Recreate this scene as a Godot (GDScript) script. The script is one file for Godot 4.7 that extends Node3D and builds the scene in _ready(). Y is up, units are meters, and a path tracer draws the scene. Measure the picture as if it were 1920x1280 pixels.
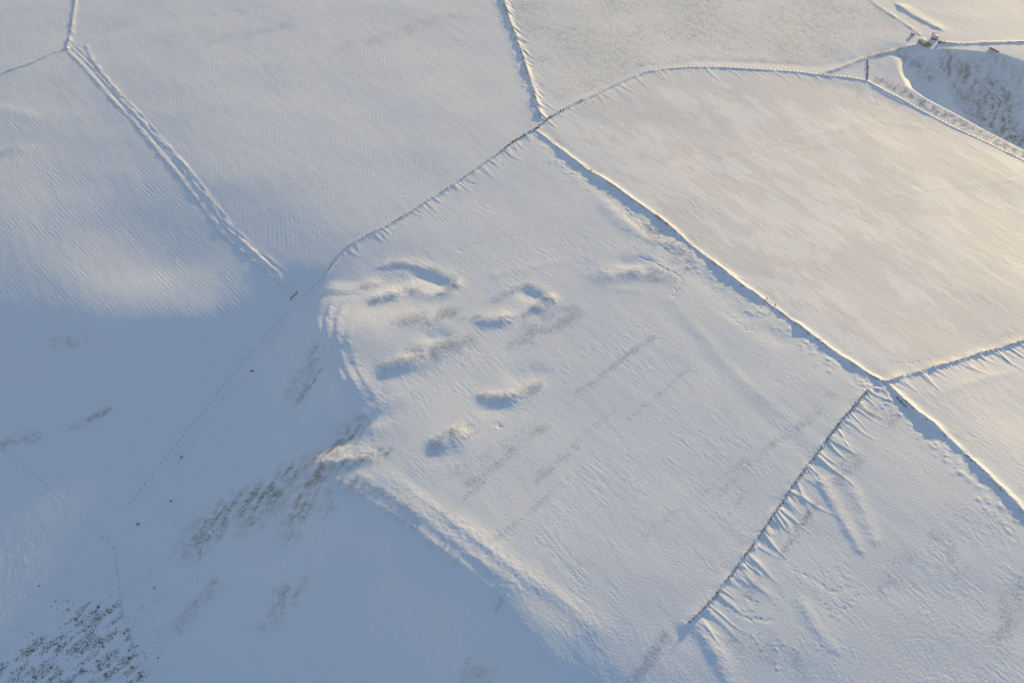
extends Node3D
# A snow-covered Welsh hillside seen from the air: field banks, fences, earthworks, a hollow with a ruin. Metres; y up.

const TPS_X := [0.1107,0.1232,0.4997,-0.1581,-0.5663,-0.6874,-0.9473,-0.8394,-0.6557,-0.3053,-0.7202,0.1863,0.8507,1.3651,1.8237,1.1035,0.5767,0.0962,-0.3396,-0.2767,0.0886,0.4291,0.7834,0.7118,0.4063,0.4956,0.9211,1.1931,1.7716,2.0721,1.6496,2.0235,2.2176,2.389,2.1682,1.675,2.0026,2.3166,2.7091,2.3166,2.6702,3.0888,3.1455,2.869,2.3499,1.7548,0.9818,1.0487,1.7883,2.4174,2.6497,3.3552,0.5225,0.1582,1.3332,2.1296,2.6917,2.9862,2.9932,3.6753,3.7723,3.639,3.9553,-0.2244,-0.5595,-1.0089,-0.8411,-1.3621,-1.7297,-1.8276,-2.1572,-2.7665,-3.181,-3.5716,-3.8722,-2.66,-2.8713,-3.0741,-2.0722,-1.4928,-1.1893,-2.4501,-1.9931,-2.1846,-2.5355,-1.762,-1.4893,-2.8931,-1.1779,-1.2994,-2.1735,-1.9934,-2.4278,-2.6135,-1.5477,-1.36,-1.9691,-2.6854,-1.6351,-2.2368,-1.8122,-2.4929,-1.9817,-2.3207,-2.0758,-1.6753,-2.9534,-2.6423,-1.1058,-0.9053,-1.2397,-0.9706,-1.2106,-1.381,-0.9522,-0.6019,-0.9211,-1.3204,-1.2657,-0.7584,-0.3533,0.084,-0.3473,-0.7157,-0.4992,-0.3016,-0.0902,0.1098,0.2788,-0.8915,-0.7572,-0.5144,-0.2258,0,-0.6772,-0.4781,-0.2435,-0.0323,0.1157,0.2329,-0.9488,-0.824,-1.062,-0.9918,-0.8693,-0.7597]
const TPS_Z := [-0.1839,-1.2218,0.2662,0.256,-0.3897,0.2371,-0.225,0.3115,0.6413,-1.1225,-0.9347,-2.238,-1.0908,-0.2578,0.3406,0.6694,1.0249,1.0216,0.9514,1.3528,1.6583,1.5106,1.3558,1.8545,1.9262,2.1799,2.0688,1.6676,1.0422,1.677,2.078,2.2163,1.1527,0.5713,0.4289,-1.2702,-0.6119,-0.1315,-0.0531,-1.3347,-0.8972,-1.4557,-1.981,-2.2223,-2.2199,-2.1477,-2.2139,-2.9707,-3.0511,-3.0607,-2.7673,-2.0999,-3.3623,-4.095,-3.9624,-4.0181,-3.8657,-3.6301,-4.3404,-3.8876,-3.5517,-4.4743,-2.8919,-3.3813,-2.579,-3.8388,-1.7063,-2.2598,-3.4296,-1.7713,-2.6731,-3.8548,-3.6286,-3.2436,-4.2881,-2.5238,-1.9637,-1.496,-1.3176,-1.251,-0.8018,-1.3018,-0.8951,-0.6671,-0.8829,-0.4603,-0.5806,-0.8362,-0.5604,-0.2389,-0.3302,-0.1184,-0.1503,-0.3384,0.0224,-0.0351,0.0362,-0.0129,0.489,0.4382,0.8105,0.694,1.2048,1.3313,1.7126,1.5068,-0.1681,0.9094,0.3869,0.7163,0.6124,1.0371,0.982,1.065,1.2117,1.4048,1.5665,1.4673,1.8197,1.8573,1.8027,2.1085,1.9864,0.9531,1.115,1.3048,1.5242,1.7267,1.9018,1.0482,1.0319,1.2465,1.5129,1.7345,1.2974,1.4836,1.6936,1.9053,2.057,2.0083,-0.0318,0.1916,-0.0995,0.1611,0.4477,0.6434]
const TPS_W := [-1.0462,-1.3177,0.45697,-3.0035,-7.4011,-39.474,14.476,95.867,58.965,0.86339,0.51325,2.1801,1.5414,1.1622,1.4416,-1.1644,0.55617,-1.5631,-9.832,-11.88,0.61125,0.4914,-1.7459,-1.9083,-10.3,13.793,-0.86142,1.655,-1.6478,-2.6965,-3.0255,3.1772,5.078,-6.8011,4.8052,-0.63083,-0.46282,-3.7104,3.0385,0.6867,0.98731,-2.8958,7.1698,1.3954,1.6661,-0.61532,-1.2884,0.47931,0.99772,0.3468,-6.2378,-6.5562,0.70632,0.45592,-0.67713,0.7741,-4.0246,6.5868,-0.28331,-1.3621,5.0327,-1.1792,-2.8044,-1.3174,-0.559,0.11259,-1.5922,-0.792,0.092769,4.4065,0.95928,-0.016935,-0.97304,1.1377,0.00093927,-0.80977,-3.0769,4.4666,2.456,-1.166,13.151,-5.0919,-16.604,3.7429,5.586,15.259,3.7441,-3.3945,-24.377,-8.9756,8.0698,16.842,-2.1457,11.419,23.65,-46.109,-34.742,-15.336,7.4526,10.149,1.4634,1.9674,3.3081,-2.0772,5.3319,-1.4528,0.96864,-0.85194,-5.8289,43.096,-20.444,-61.955,11.061,-11.835,-8.4177,-154.56,3.6275,-14.667,9.9304,-8.8766,-52.705,-102.57,-21.65,-5.3474,-37.524,-11.179,-18.018,-22.308,6.7568,85.042,14.142,54.748,4.2845,11.252,65.511,103.95,54.71,23.375,146.86,-43.23,41.436,-4.0678,6.7115,-23.479,-42.541,-89.141]
const TPS_C := [26.7111,2.80668,-4.78899]
const QUARRY_NEAR := [263.31,-348.99,270.29,-344.32,269.86,-325.92,270.96,-309.83,280.36,-293.8,295.18,-276.46,312.45,-251.71,330.51,-230.45,361.9,-196.14]
const QUARRY_FAR := [405.82,-322.77,375.29,-334.89,349.92,-353.5,320.47,-358.15,297.37,-357.5,278.35,-357.42,263.31,-348.99]
const LINE_TOP_LEFT := [-340.53,-473.42,-331.14,-425.14,-324.58,-388.93,-321.27,-364.74]
const LINE_LEFT_EDGE := [-321.27,-364.74,-328.3,-357.57,-339.8,-343.3,-352.24,-333.52,-370.18,-317.66]
const LANE_WEST := [-320.41,-361.31,-304.5,-338.67,-286.55,-310.47,-266.58,-278.98,-248.13,-251.57,-229.57,-220.93,-211.97,-191.84,-188.56,-153,-168.79,-119.03,-155.21,-101.43,-140.31,-82.29,-128.05,-68.05,-118.62,-58.24]
const LANE_EAST := [-307.36,-366.33,-298.77,-346.44,-279.36,-311.4,-259.51,-279.67,-240.57,-249.22,-225.33,-225.6,-205.9,-195.29,-191.37,-169.61,-177.87,-146.62,-164.93,-124.59,-152.81,-106.07,-141.26,-89.45,-130.37,-75.11,-120.48,-61.55]
const LINE_MIDDLE := [17.64,-225.27,5.03,-211.58,-6.6,-194.56,-19.49,-177.04,-31.98,-160.12,-44.17,-145.55,-57.47,-129.21,-70.49,-114.78,-82.04,-105.42,-91.87,-95.94,-98.17,-82.69,-102.51,-72.07,-107.98,-61.55,-113.2,-54.96]
const LINE_TOP_HEDGE := [-9.86,-459.29,-6.83,-429.06,-1.95,-392.69,2.29,-363.51,6.36,-338.66,10.89,-302.5,14.82,-269.65,18.52,-237.8]
const LINE_UPPER_FENCE := [18.73,-229.63,27.55,-242.33,35.42,-251.62,43.81,-261.91,52.95,-270.05,66.16,-284.89,79.6,-298.5,91.29,-309.1,104.55,-314.27,121.6,-319.14,143.97,-320.55,162.47,-320.08,181.14,-320.66,199.64,-319.83,214.2,-317.77,232.52,-316.12,244.93,-312.95]
const LINE_RIM := [245.92,-312.32,255.37,-300.38,263.18,-292.03,278.07,-272.59,290.25,-256.59,308.15,-236.03,326.12,-215.72,336.8,-203.09]
const LINE_STUB := [251.43,-342.53,249.11,-328.73,245.45,-313.73]
const LINE_MAIN := [14.54,-221.75,21.74,-209.82,29.73,-196.32,37.54,-183.17,45.21,-171.57,60.19,-151.37,71.6,-133.47,82.71,-117.29,91.94,-101.22,100.8,-84.72,110.7,-67.75,117.9,-55.37,126.2,-42.32,134.5,-31.1,142.47,-19.27,150.17,-7.31,156.62,2.59,163.94,14.08,171.4,23.57,177.74,31.19,182.97,36.14,186.63,44.32,189.99,52.31,194.38,60.88,199.86,69.63,205.47,82.05,210.94,93.88,215.49,105.47,219.41,115.26,225.94,133.25]
const LINE_EAST := [184.38,34.41,191.07,30.31,199.91,26.35,211.98,20.59,224.29,14.59,237.15,7.15,249.71,1.31,262.52,-4.92,282.3,-14.88]
const LINE_SOUTH := [173.92,39.63,167.9,47.78,160,58.36,150.93,70.78,142.57,83.14,134.46,95.14,126.57,106.8,117.81,120.77,108.16,136.14,99.58,149.07,91.36,160.92,84.72,170.38,78.38,178.44,71.13,186]
const LINE_LANE_TOP := [266.34,-473.04,275.88,-438.3,285.28,-416.1,292.88,-396.86,296.46,-383.56]
const LINE_TOP_RIGHT := [313.16,-367.59,326.63,-367.41,342.79,-370.04,358.82,-371.92,387.1,-375.26]
const LINE_QUARRY_LANE := [216.51,-320.38,231.57,-331.24,249.22,-344.8,266.01,-352.93,282.99,-361.28,292,-364.13]
const LINE_VALLEY := [-119.4,-52.21,-122.76,-41.33,-129.34,-30.73,-137.85,-17.75,-144.76,-5.57,-150.1,5.56,-156.24,19.66,-161.99,29.87,-167.31,42.83,-170.78,50.36,-173.86,58.12,-178.18,67.32,-182.15,76.36,-185.49,82.98]
const LINE_STREAM := [-122.32,-33.2,-128.39,-23.26,-135.06,-5.26,-140.45,4.59,-146.53,10.65,-151.61,26.05,-157.04,39.58,-163,51.78,-166.96,62.4,-170.86,67.06,-173.78,72.47]
const LINE_CORNER := [-265.76,30.05,-251.98,41.93,-245.58,47.4,-238.72,53.87,-226.32,66,-213.91,78.5,-204.31,88.83,-194.51,97.36,-186.13,104.69]
const LINE_CORNER_DOWN := [-185.5,105.35,-181.03,119.78,-177.15,132.84,-172.74,146.19,-167.32,157.68,-161.31,167.67,-154.43,181.47]
const FIELD_LEFT := [-321.23,-363.05,-286.55,-310.47,-248.13,-251.57,-211.97,-191.84,-168.79,-119.03,-118.62,-58.24,-129.92,-23.83,-171.35,-13.83,-276.73,-36.07,-327.82,-58.08,-405.06,-298.45]
const FIELD_TOP := [-339.59,-483.32,-307.36,-366.33,-259.51,-279.67,-225.33,-225.6,-191.37,-169.61,-153.03,-107.62,-117.07,-62.97,-95.98,-91.34,-44.17,-145.55,13.51,-220.36,17.28,-246.15,5.62,-341.31,-9.93,-469.67]
const FIELD_STUBBLE := [-4.14,-469.69,3.84,-372.45,16.1,-285.79,31.53,-261.64,60.86,-286.25,88.16,-316.4,137.82,-331.71,201.9,-333.74,243.73,-355.83,285.4,-372.23,286.62,-395.15,268.35,-483.47]
const FIELD_RIGHT := [20.32,-223.81,52.77,-266.14,102.27,-309.1,180.28,-314.89,243.63,-306.28,286.82,-248.72,330.73,-194.81,285.51,-16.13,236.24,10.46,184.76,32.7,148.19,-11.91,101.02,-86.93,45.26,-172.86]
const CLODS := [83.15,174.61,91.17,180.37,99.44,183.29,105.12,188.82,99.76,196.7,109.16,204.6,121.71,204.75,131.94,194.46]
const RANGE_HOLLOW := [322.02,-312.62,329.78,-304.7,338.08,-292.36,344.52,-280.5,351.64,-271.99]
const RANGE_SCRUB := [-226.79,178.09,-223.35,164.96,-211.85,154.53,-202.23,145.05,-192.39,135.39,-179.84,131.56,-172.02,146.22,-164.36,160.62,-156.31,181.32]
const RIDGES := [
	[1.3,22,5,0.12,[-93.61,-66.18,-101.82,-48.58,-102.17,-26.88,-98.06,-1.02,-92.05,17.88,-83.52,37,-76.54,51.66,-68.01,65.96]],
	[1.1,7,5,0.1,[-68.01,65.96,-72.59,77.01,-79.36,80.03,-89.22,82.74,-99.6,82.5]],
	[1.3,5,5,0.1,[-58.95,84.72,-73.44,88.69,-86.02,88.28,-95,88.09,-98.4,92.12,-100.31,102.14]],
	[0.15,8,7,0.1,[-88.52,88.63,-77.08,101.8,-66.56,111.83,-51.5,123.85,-36.85,136.48,-22.6,150.71,-8.88,164.79,2.19,175.37,10.82,183.7]],
	[0.34,5,4,0.3,[-65.46,95.37,-47.48,112.42,-30.22,128.96,-13.6,148.03,0,164.37,10.95,174.16]],
	[0.32,5,4.5,0.3,[-32.87,120.94,-13.77,138.82,4.47,158.65,19.75,172.85,32.4,184.95,40.42,196.49]],
	[-0.11,5,5,0.3,[76.01,-35.42,89.63,-2.67,104.03,35.75,120.86,63.39,132.91,82.22,145.05,96.74]],
	[0.12,3,3,0.3,[80.85,-42.64,95.52,-7.06,110.24,27.68,127.01,55.88,140.87,78.73]],
	[0.5,5,5,0.3,[97.49,-81.37,72.08,-97.67,55.67,-126.82,50.38,-145.09]],
	[0.5,5.5,3,0.2,[-68.72,-72.43,-62.36,-74.33,-54.26,-71.97,-45.17,-66.02,-37.01,-58.76,-32.75,-52.89]],
	[0.55,5,4,0.2,[-32.09,-50.3,-34.18,-44.77,-40.32,-41.92,-46.62,-42.68]],
	[-0.95,5.5,5.5,0.1,[-48.65,-59.97,-42.72,-57,-37.96,-53.64]],
	[1.35,6,6,0.1,[-70.34,-40.15,-64.83,-42.5]],
	[0.6,6,6,0.1,[-59.32,-45.42,-55.41,-46.79]],
	[0.75,5,5,0.1,[-75.99,-56.48,-77.67,-55.7]],
	[-0.4,6.5,6.5,0.1,[-68.81,-57.56,-61.32,-58.34]],
	[0.4,5,3,0.2,[-7.06,-37.66,-1.42,-43.42,4.28,-47.22,9.14,-48.08,14.79,-43.99,18.66,-38.53]],
	[1,4.6,4.6,0.15,[19.17,-35.62,14.56,-29.55]],
	[-0.85,5.5,5.5,0.1,[7.95,-42.7,12.46,-39.67]],
	[1.1,6,5,0.1,[-12.44,-17.18,-6.09,-18.57]],
	[0.35,6.5,6,0.1,[0.55,-20.39,5,-22.67]],
	[0.5,8,8,0.2,[-51.16,-18.09,-44.38,-20.69]],
	[-0.7,5.5,5.5,0.1,[-41.39,-3.94,-37.07,-4.93]],
	[1.3,6,5.6,0.1,[-59.4,20.52,-53.24,16.8]],
	[0.35,7,7,0.2,[-45.5,11.61,-37.69,6.51,-31.08,2.95]],
	[-0.3,6.5,6.5,0.1,[-55.79,27.25,-48.44,26.49]],
	[0.95,5.5,4.6,0.1,[-11.84,45.28,-6.69,45.64,-2.58,45.22]],
	[0.55,5,4.6,0.15,[2.07,43.18,7.78,39.53,11.99,35.04]],
	[-0.55,7.5,7.5,0.1,[3.15,27.43,9.48,25.82]],
	[-0.35,6,6,0.1,[-10.22,52.12,-5.11,52.46]],
	[1.25,5.2,5,0.1,[-33.13,79.12,-25.42,72.4]],
	[-0.3,6,6,0.1,[-32.36,86.16,-27.98,85.39]],
	[0.7,7,6.5,0.1,[51.9,-57.74,59.18,-59.06,65.91,-60.43]],
	[-0.8,6.5,6.5,0.1,[62.99,-68.73,70.08,-70.16]],
	[0.3,7,7,0.3,[78.45,-65.37,86.23,-55.06]],
	[0.35,2.2,1.2,0.35,[-95.97,-46.13,-97.19,-23.91,-94.34,-3.21,-89.29,15.23,-81.59,34.38,-74.15,48.92,-65.62,63.74]],
	[0.28,2.4,1.3,0.4,[-88.4,-43.3,-91.17,-21.1,-89.18,-1.6,-83.5,18.95,-75.6,36.84,-67.03,52.97]],
	[0.18,2.6,1.5,0.5,[-83.08,-18.89,-83.58,-0.49,-77.52,19.86,-69.25,37.6,-61.36,52.57]],
	[0.22,2.2,2,0.3,[-74.23,93.28,-62.26,105.22,-47.11,118.54,-32.39,132.71,-15.83,149.79,-2.22,164.02]],
	[0.18,3,2,0.4,[-63.25,92.61,-47.83,106.39,-30.44,123.21,-13.72,141.32,2.24,157.76,15.39,171.41]],
	[0.75,3,0.75,0.4,[26.56,-201.67,37.54,-183.17,45.21,-171.57,60.19,-151.37,71.6,-133.47,82.71,-117.29,91.94,-101.22,98.26,-89.06]],
	[0.6,3,0.75,0.4,[109.48,-69.84,117.9,-55.37,126.2,-42.32,132.11,-33.99]],
	[0.5,3,0.75,0.4,[146.81,-11.86,150.17,-7.31,156.62,2.59,163.94,14.08,169.26,21]],
	[0.95,3,0.75,0.35,[183.65,37.8,186.63,44.32,189.99,52.31,194.38,60.88,199.86,69.63,203.95,78.3]],
	[0.65,3,0.75,0.4,[208.65,88.73,210.94,93.88,215.49,105.47,219.41,115.26,225.94,133.25]],
	[0.4,1.3,1.6,0.3,[-101.63,-32.06,-101.16,-20.94,-97.46,-0.73,-91.77,18.01,-83.52,37,-76.54,51.66,-70.95,62.03]],
	[0.14,1.5,2,0.3,[-86.7,91.11,-77.04,102.15,-66.53,112.13,-51.49,124.13,-36.84,136.78,-22.59,150.99,-8.87,165.05]],
	[0.12,3,3,0.5,[-8.68,-60.18,11.66,-67.21,29.35,-74.42]],
	[0.12,3,3,0.5,[43.29,-58.5,51.25,-45.79,68.11,-42.88]],
	[0.12,3,4,0.3,[77.02,-164.7,111.58,-187.26,184.26,-226.62,242.83,-257.99,280.52,-251.79]],
	[0.08,2,2,0.3,[106.85,-173.23,163.46,-202.75,218.54,-225.74]],
	[0.1,2.5,2.5,0.3,[187.18,-131.95,237.8,-159.88,284.86,-176.64,322.25,-189.58]],
	[0.2,3,3,0.3,[203.11,45.76,221.82,33.95,255.55,18.36]],
	[0.4,3.5,2.2,0.3,[138.74,105.31,141.96,120.55,144.51,132,147.54,146.17]],
	[0.35,3,4,0.3,[150.63,105.53,154.14,124.05,155.56,140.08]],
	[0.2,3.5,2.5,0.5,[118.18,173.87,122.21,189.05,127.01,198.36]],
	[0.45,4,3,0.4,[75.2,188.26,81.2,201.61,84.69,216.67]],
	[0.4,4,2,0.2,[249,-305.41,254.78,-297.5,263.61,-287.19]],
	[1.1,6,1.5,0.3,[294.79,-431.92,301.27,-416.19,312.04,-394.85]],
	[-0.35,5,5,0.2,[118.96,-329.91,163.94,-331.05,212.58,-330.13,237.3,-341.83,258.58,-353.75,284.44,-367.93]],
	[-0.2,5,5,0.2,[97.08,-312.84,72.13,-294.84,49.41,-269.92]],
	[0.25,7,5,0.3,[-319.42,-267.13,-344.34,-279.28,-360.19,-283.93]],
	[0.25,6,5,0.3,[-338.43,-221.89,-327.87,-221.16,-314.73,-223.51]],
	[-0.9,6,6,0.1,[-99.6,82.5,-101.53,98.43,-102.77,109.69,-100.21,121.57]],
	[-0.25,6,6,0.6,[20.13,-213.27,44.88,-163.88,67.63,-120.76,88.61,-81.23,121.26,-16.05,144.44,10.88]]]
const GRASS_PATCHES := [
	[4.5,0.32,[-71.92,-35.22,-67.92,-38.28,-61.15,-42.84,-54.23,-46.2]],
	[4,0.29,[-77.78,-53.53,-73.68,-56.63]],
	[2.6,0.36,[-66.19,-74.23,-46.68,-67.17,-33.15,-55.99,-31.45,-48.23,-38.35,-42.36]],
	[7,0.32,[-55.15,-15.55,-44.38,-20.69,-30.6,-23.28]],
	[2.5,0.29,[-8.48,-37.68,0,-44.86,8.57,-48.59]],
	[3.6,0.36,[19.76,-37.05,13.99,-28.62,8.34,-23.09]],
	[8,0.26,[30.56,-22.51,16.51,-13.65,5.42,-0.25]],
	[4,0.29,[-16.61,-18.58,-2.77,-18.55]],
	[4.5,0.36,[-62.33,20.35,-55.79,18.72,-50.1,15.68]],
	[7.5,0.36,[-45.48,12.03,-37.69,6.51,-27.09,0.69]],
	[2.8,0.36,[-14.17,44.48,-6.43,45.64,0,44.4,10.38,38.32,14.4,30.92]],
	[4,0.5,[-36.52,80.62,-29.79,75.79,-20.55,67.82]],
	[6,0.25,[51.93,-58.24,69.19,-57.82,83.35,-55.08]],
	[7,0.25,[78.53,-103.28,88.61,-81.23,95.88,-65.37]],
	[1.8,0.46,[71.95,-2.15,56.01,14.07,39.09,34.64,32.36,40.63]],
	[2.6,0.46,[15.08,65.95,0,82.65,-12.08,98.67,-19.2,103.89]],
	[4,0.3,[-24.2,96.9,-14.62,91.64,-7.37,84.49]],
	[2,0.42,[29.61,80.91,16.98,95.19,7.17,107.38]],
	[1.6,0.44,[-13.2,103.9,-23.58,117.59,-30.4,124.18]],
	[2.5,0.4,[154.4,44.52,141.52,60.01,132.2,71.16]],
	[1.2,0.4,[104.72,109.8,98.73,119.74,94.62,124.6]],
	[4.5,0.5,[156.01,89.85,146.19,103.73]],
	[6,0.5,[175.07,56.47,178.49,64.2]],
	[1.8,0.65,[134.07,118.76,124.95,131.67,114.07,150.29]],
	[3.5,0.4,[104.94,159.14,96.95,169.2]],
	[2.6,0.6,[62.12,190.67,54.84,202.25,47.9,211.89]],
	[4,0.5,[212.8,163.45,201.1,181.88,192.06,199.46]],
	[4,0.35,[166.54,152.49,153.96,169.93]],
	[5,0.3,[182.83,140.52,186.72,161.64]],
	[6,0.3,[89.51,193.9,103.25,201.95,112.95,207.19]],
	[1.5,0.3,[87.08,23.16,72.39,41.28,55.62,60.6]],
	[1.6,0.3,[48.37,54.72,29.75,77.24,9.64,100.42]],
	[1.5,0.28,[107.46,88.93,80.47,114.5,57.49,137.12]],
	[1.6,0.3,[23.99,103.99,4.67,125.98,-11.4,143.49]],
	[1.8,0.28,[135.89,63.72,115.26,85.47,92.67,111.29]],
	[2.2,0.32,[12.68,58.28,-4.94,80.87,-21.69,100.4]],
	[3,0.5,[-101.07,-2.64,-101.01,11.81,-102.77,21.65]],
	[3.2,0.55,[-96.81,17.45,-102.36,25.47,-105.96,30.62]],
	[6,0.6,[-75.09,59.39,-78.99,71.79,-88.37,79.05,-98.51,80.88]],
	[9,0.75,[-102.59,83.71,-109.33,88.34,-119.45,91.21,-130,91.08]],
	[9,0.65,[-127.46,90.51,-133.57,93.55,-140.41,99.94,-145.88,106.04]],
	[8,0.55,[-108.48,94.74,-112.97,100.31,-120.42,102.95]],
	[5,0.55,[-60.13,85.37,-70.99,88.44,-81.94,90.87,-89.02,95.17]],
	[7,0.65,[-88.04,92.73,-92.95,98.77,-96.62,107.28,-98.24,116.06]],
	[6,0.3,[-76.71,105.76,-83.4,113.59]],
	[6,0.5,[-119,94.36,-123.64,98.54]],
	[4,0.4,[-148.04,152.41,-142.29,143.56,-134.06,133.05]],
	[4,0.45,[-105.98,160.58,-100.87,152.34,-100.35,145.48]],
	[2.5,0.5,[-90.74,144.62,-94.96,151.47]],
	[4,0.35,[-108.08,11.71,-110.83,24.63]],
	[4,0.22,[-56.76,115.55,-46.57,128.21,-24.87,150.55]],
	[1,0.7,[-4.4,172.26,-6.56,176.97]],
	[5,0.3,[-77.01,102.49,-61.86,110.67,-46.88,122.39]],
	[4,0.35,[-231.47,-30.83,-245.99,-30.54]],
	[2.5,0.5,[-208.71,14.12,-217.19,19.48]],
	[4,0.4,[-243.41,30.69,-259.51,32.58]],
	[2,0.4,[-225.14,26.65,-220.49,23.11]],
	[6,0.35,[-12.8,203.11,-17.17,199.67]],
	[7,0.28,[-214.87,-367.39,-193.25,-377.3,-167.56,-388.36]],
	[6,0.22,[-203.15,-416.35,-230.65,-413.54]],
	[6,0.2,[-291.61,-399.87,-301.63,-391.76]],
	[9,0.28,[-117.46,-353.37,-91.81,-365.77,-62.47,-392.11,-39.3,-400.87]],
	[4,0.5,[-327.87,-221.16,-321.76,-223.97]],
	[7,0.3,[40.19,-310.44,81.35,-324.45,78.47,-337.27]],
	[7,0.6,[282.83,-349.01,288.06,-345.26,293.88,-338.97]],
	[4,0.5,[300.18,-345.26,302.07,-338.15]],
	[6,0.75,[310.21,-353.26,307.82,-345.41,311.43,-337.47,313.16,-332.11]],
	[11,0.85,[319.84,-342.19,327.6,-332.94,337.12,-323.68,344.08,-313.03]],
	[9,0.7,[319.98,-321.79,331.27,-312.45,344.91,-308.14]],
	[5,0.4,[311.76,-328.45,323.45,-310.31]],
	[11,0.8,[329.5,-303.29,338.08,-292.36,345.88,-278.48]],
	[5,0.35,[313.11,-314.85,328.57,-298.58]],
	[6,0.45,[343,-352.15,349.87,-342.68,355.14,-332.29]],
	[5,0.3,[332.7,-351.38,338.94,-343.81]],
	[5,0.42,[254.51,-314.48,266.89,-302.7,279.11,-283.37,292.69,-266.33,310.44,-244.32,328.35,-223.16]],
	[3,0.4,[253.65,-348.08,266.34,-354.53,283.16,-362.09]]]
const TRAILS := [
	[1.2,0.1,[-84.12,-131.05,-75.55,-142.1,-60.22,-149.88]],
	[1,0.12,[-28.77,-159.91,-22.3,-156.41]],
	[1,0.1,[-29.69,-84.67,-17.95,-92.21]],
	[1.5,0.08,[137.07,-88.82,160.42,-85.01]],
	[0.9,0.14,[70.5,-75.94,81.35,-65.35,91.97,-55.04,84.43,-35.27]],
	[1,0.12,[64.56,-120.78,80.41,-89.34,91.06,-75.88]],
	[1.1,0.1,[133,-20.91,120.04,-6.85,111.09,-23.09]],
	[2.2,0.14,[188.6,17.61,199.25,17.88,209.5,14.4]],
	[1.6,0.06,[129.15,74.8,114.76,89.06,93.65,122.95]],
	[1.1,0.16,[95.49,172.03,100.57,174.97,95.14,183.21,105.7,184.77]],
	[1.4,0.12,[116.73,154.89,132.02,169.76,141.34,166.96]],
	[1.5,0.12,[126.67,175.38,129.57,183.7,145.19,169.86]],
	[0.9,0.12,[-7.57,62.26,-5.02,66.05,-8.81,64.2]],
	[1.6,0.05,[43.09,58.53,54.03,84.77,47.65,109.29]],
	[1.3,0.05,[10.19,54.37,27.1,0.19]],
	[1.2,0.12,[245.52,-306.49,245.62,-288.5,247.05,-277.75]],
	[1.2,0.12,[237.96,-305.63,232.43,-286.48]],
	[1.2,0.15,[287.81,-252.6,293.12,-245.72,287.01,-235.84]]]
const POINTS := {"farm":[298.45,-362.26],
	"barn":[305.91,-374.33],
	"lowwall":[310.64,-368.34],
	"tank":[292.19,-381.85],
	"wallbit":[343.52,-362.62],
	"wallbit_end":[348.22,-355.73],
	"gate_a":[-117.81,-58.92],
	"gate_b":[-120.59,-54.75],
	"gate_c":[-121.28,-53.12],
	"gate_d":[-113.46,-54.59],
	"bush_main":[48.06,-170.32],
	"hedge_dark_a":[82.76,-117.89],
	"hedge_dark_b":[89.13,-106.87],
	"hedge_dark_c":[186.01,45.97],
	"hedge_dark_d":[189.03,53.13],
	"gatepost_a":[134.37,-34.06],
	"gatepost_b":[138.08,-28.77],
	"stream_bush_a":[-135.36,-5.35],
	"stream_bush_b":[-163.13,51.05],
	"stream_bush_c":[-163.32,79.59],
	"stream_bush_d":[-177.02,91.95]}

const WIND := Vector2(0.5, 0.866)
const NC := 1300
var ZR := PackedFloat32Array()
var WR := PackedFloat32Array()
var NR := 0
var H := PackedFloat32Array()
var GR := PackedFloat32Array()
var GC := PackedByteArray()
var DD := PackedFloat32Array()
var DT := PackedFloat32Array()
var DS := PackedFloat32Array()
var rng := RandomNumberGenerator.new()
var nz := {}
var taken := {}

# ---------------------------------------------------------------- small helpers
func line(a: Array) -> PackedVector2Array:
	var p := PackedVector2Array()
	for i in range(0, a.size(), 2):
		p.append(Vector2(a[i], a[i + 1]))
	return p

func spot(called: String) -> Vector2:
	return Vector2(POINTS[called][0], POINTS[called][1])

func make_noise(frequency: float, s: int, octaves := 1) -> FastNoiseLite:
	var n := FastNoiseLite.new()
	n.noise_type = FastNoiseLite.TYPE_SIMPLEX_SMOOTH
	n.frequency = frequency
	n.seed = s
	n.fractal_type = FastNoiseLite.FRACTAL_FBM if octaves > 1 else FastNoiseLite.FRACTAL_NONE
	n.fractal_octaves = octaves
	return n

func numbered(called: String) -> String:
	if not taken.has(called):
		taken[called] = 0
		return called
	taken[called] += 1
	return "%s_%03d" % [called, taken[called]]

func tag(o: Node, label: String, category: String, group := "", kind := "") -> void:
	if label != "": o.set_meta("label", label)
	if category != "": o.set_meta("category", category)
	if group != "": o.set_meta("group", group)
	if kind != "": o.set_meta("kind", kind)

func base(called: String, at: Vector3, turn := 0.0) -> Node3D:
	var o := Node3D.new()
	o.name = numbered(called)
	add_child(o)
	o.position = at
	o.rotation.y = turn
	return o

func part(called: String, mesh: Mesh, mat: Material, parent: Node, at := Vector3.ZERO, turn := 0.0, sc := Vector3.ONE) -> MeshInstance3D:
	var m := MeshInstance3D.new()
	m.name = called
	m.mesh = mesh
	m.material_override = mat
	parent.add_child(m, true)
	m.position = at
	m.rotation.y = turn
	m.scale = sc
	return m

func solid(c: Color, rough := 0.9) -> StandardMaterial3D:
	var m := StandardMaterial3D.new()
	m.albedo_color = c.linear_to_srgb()
	m.roughness = rough
	return m

func noise_tex(s: int, f: float, c0: Color, c1: Color, size := 256) -> NoiseTexture2D:
	var t := NoiseTexture2D.new()
	t.width = size
	t.height = size
	t.seamless = true
	t.noise = make_noise(f, s, 4)
	var g := Gradient.new()
	g.set_color(0, c0.linear_to_srgb())
	g.set_color(1, c1.linear_to_srgb())
	t.color_ramp = g
	return t

# ---------------------------------------------------------------- the heightfield grid
func half_width(z: float) -> float:
	return lerpf(268.0, 490.0, (240.0 - z) / 760.0)

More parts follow.
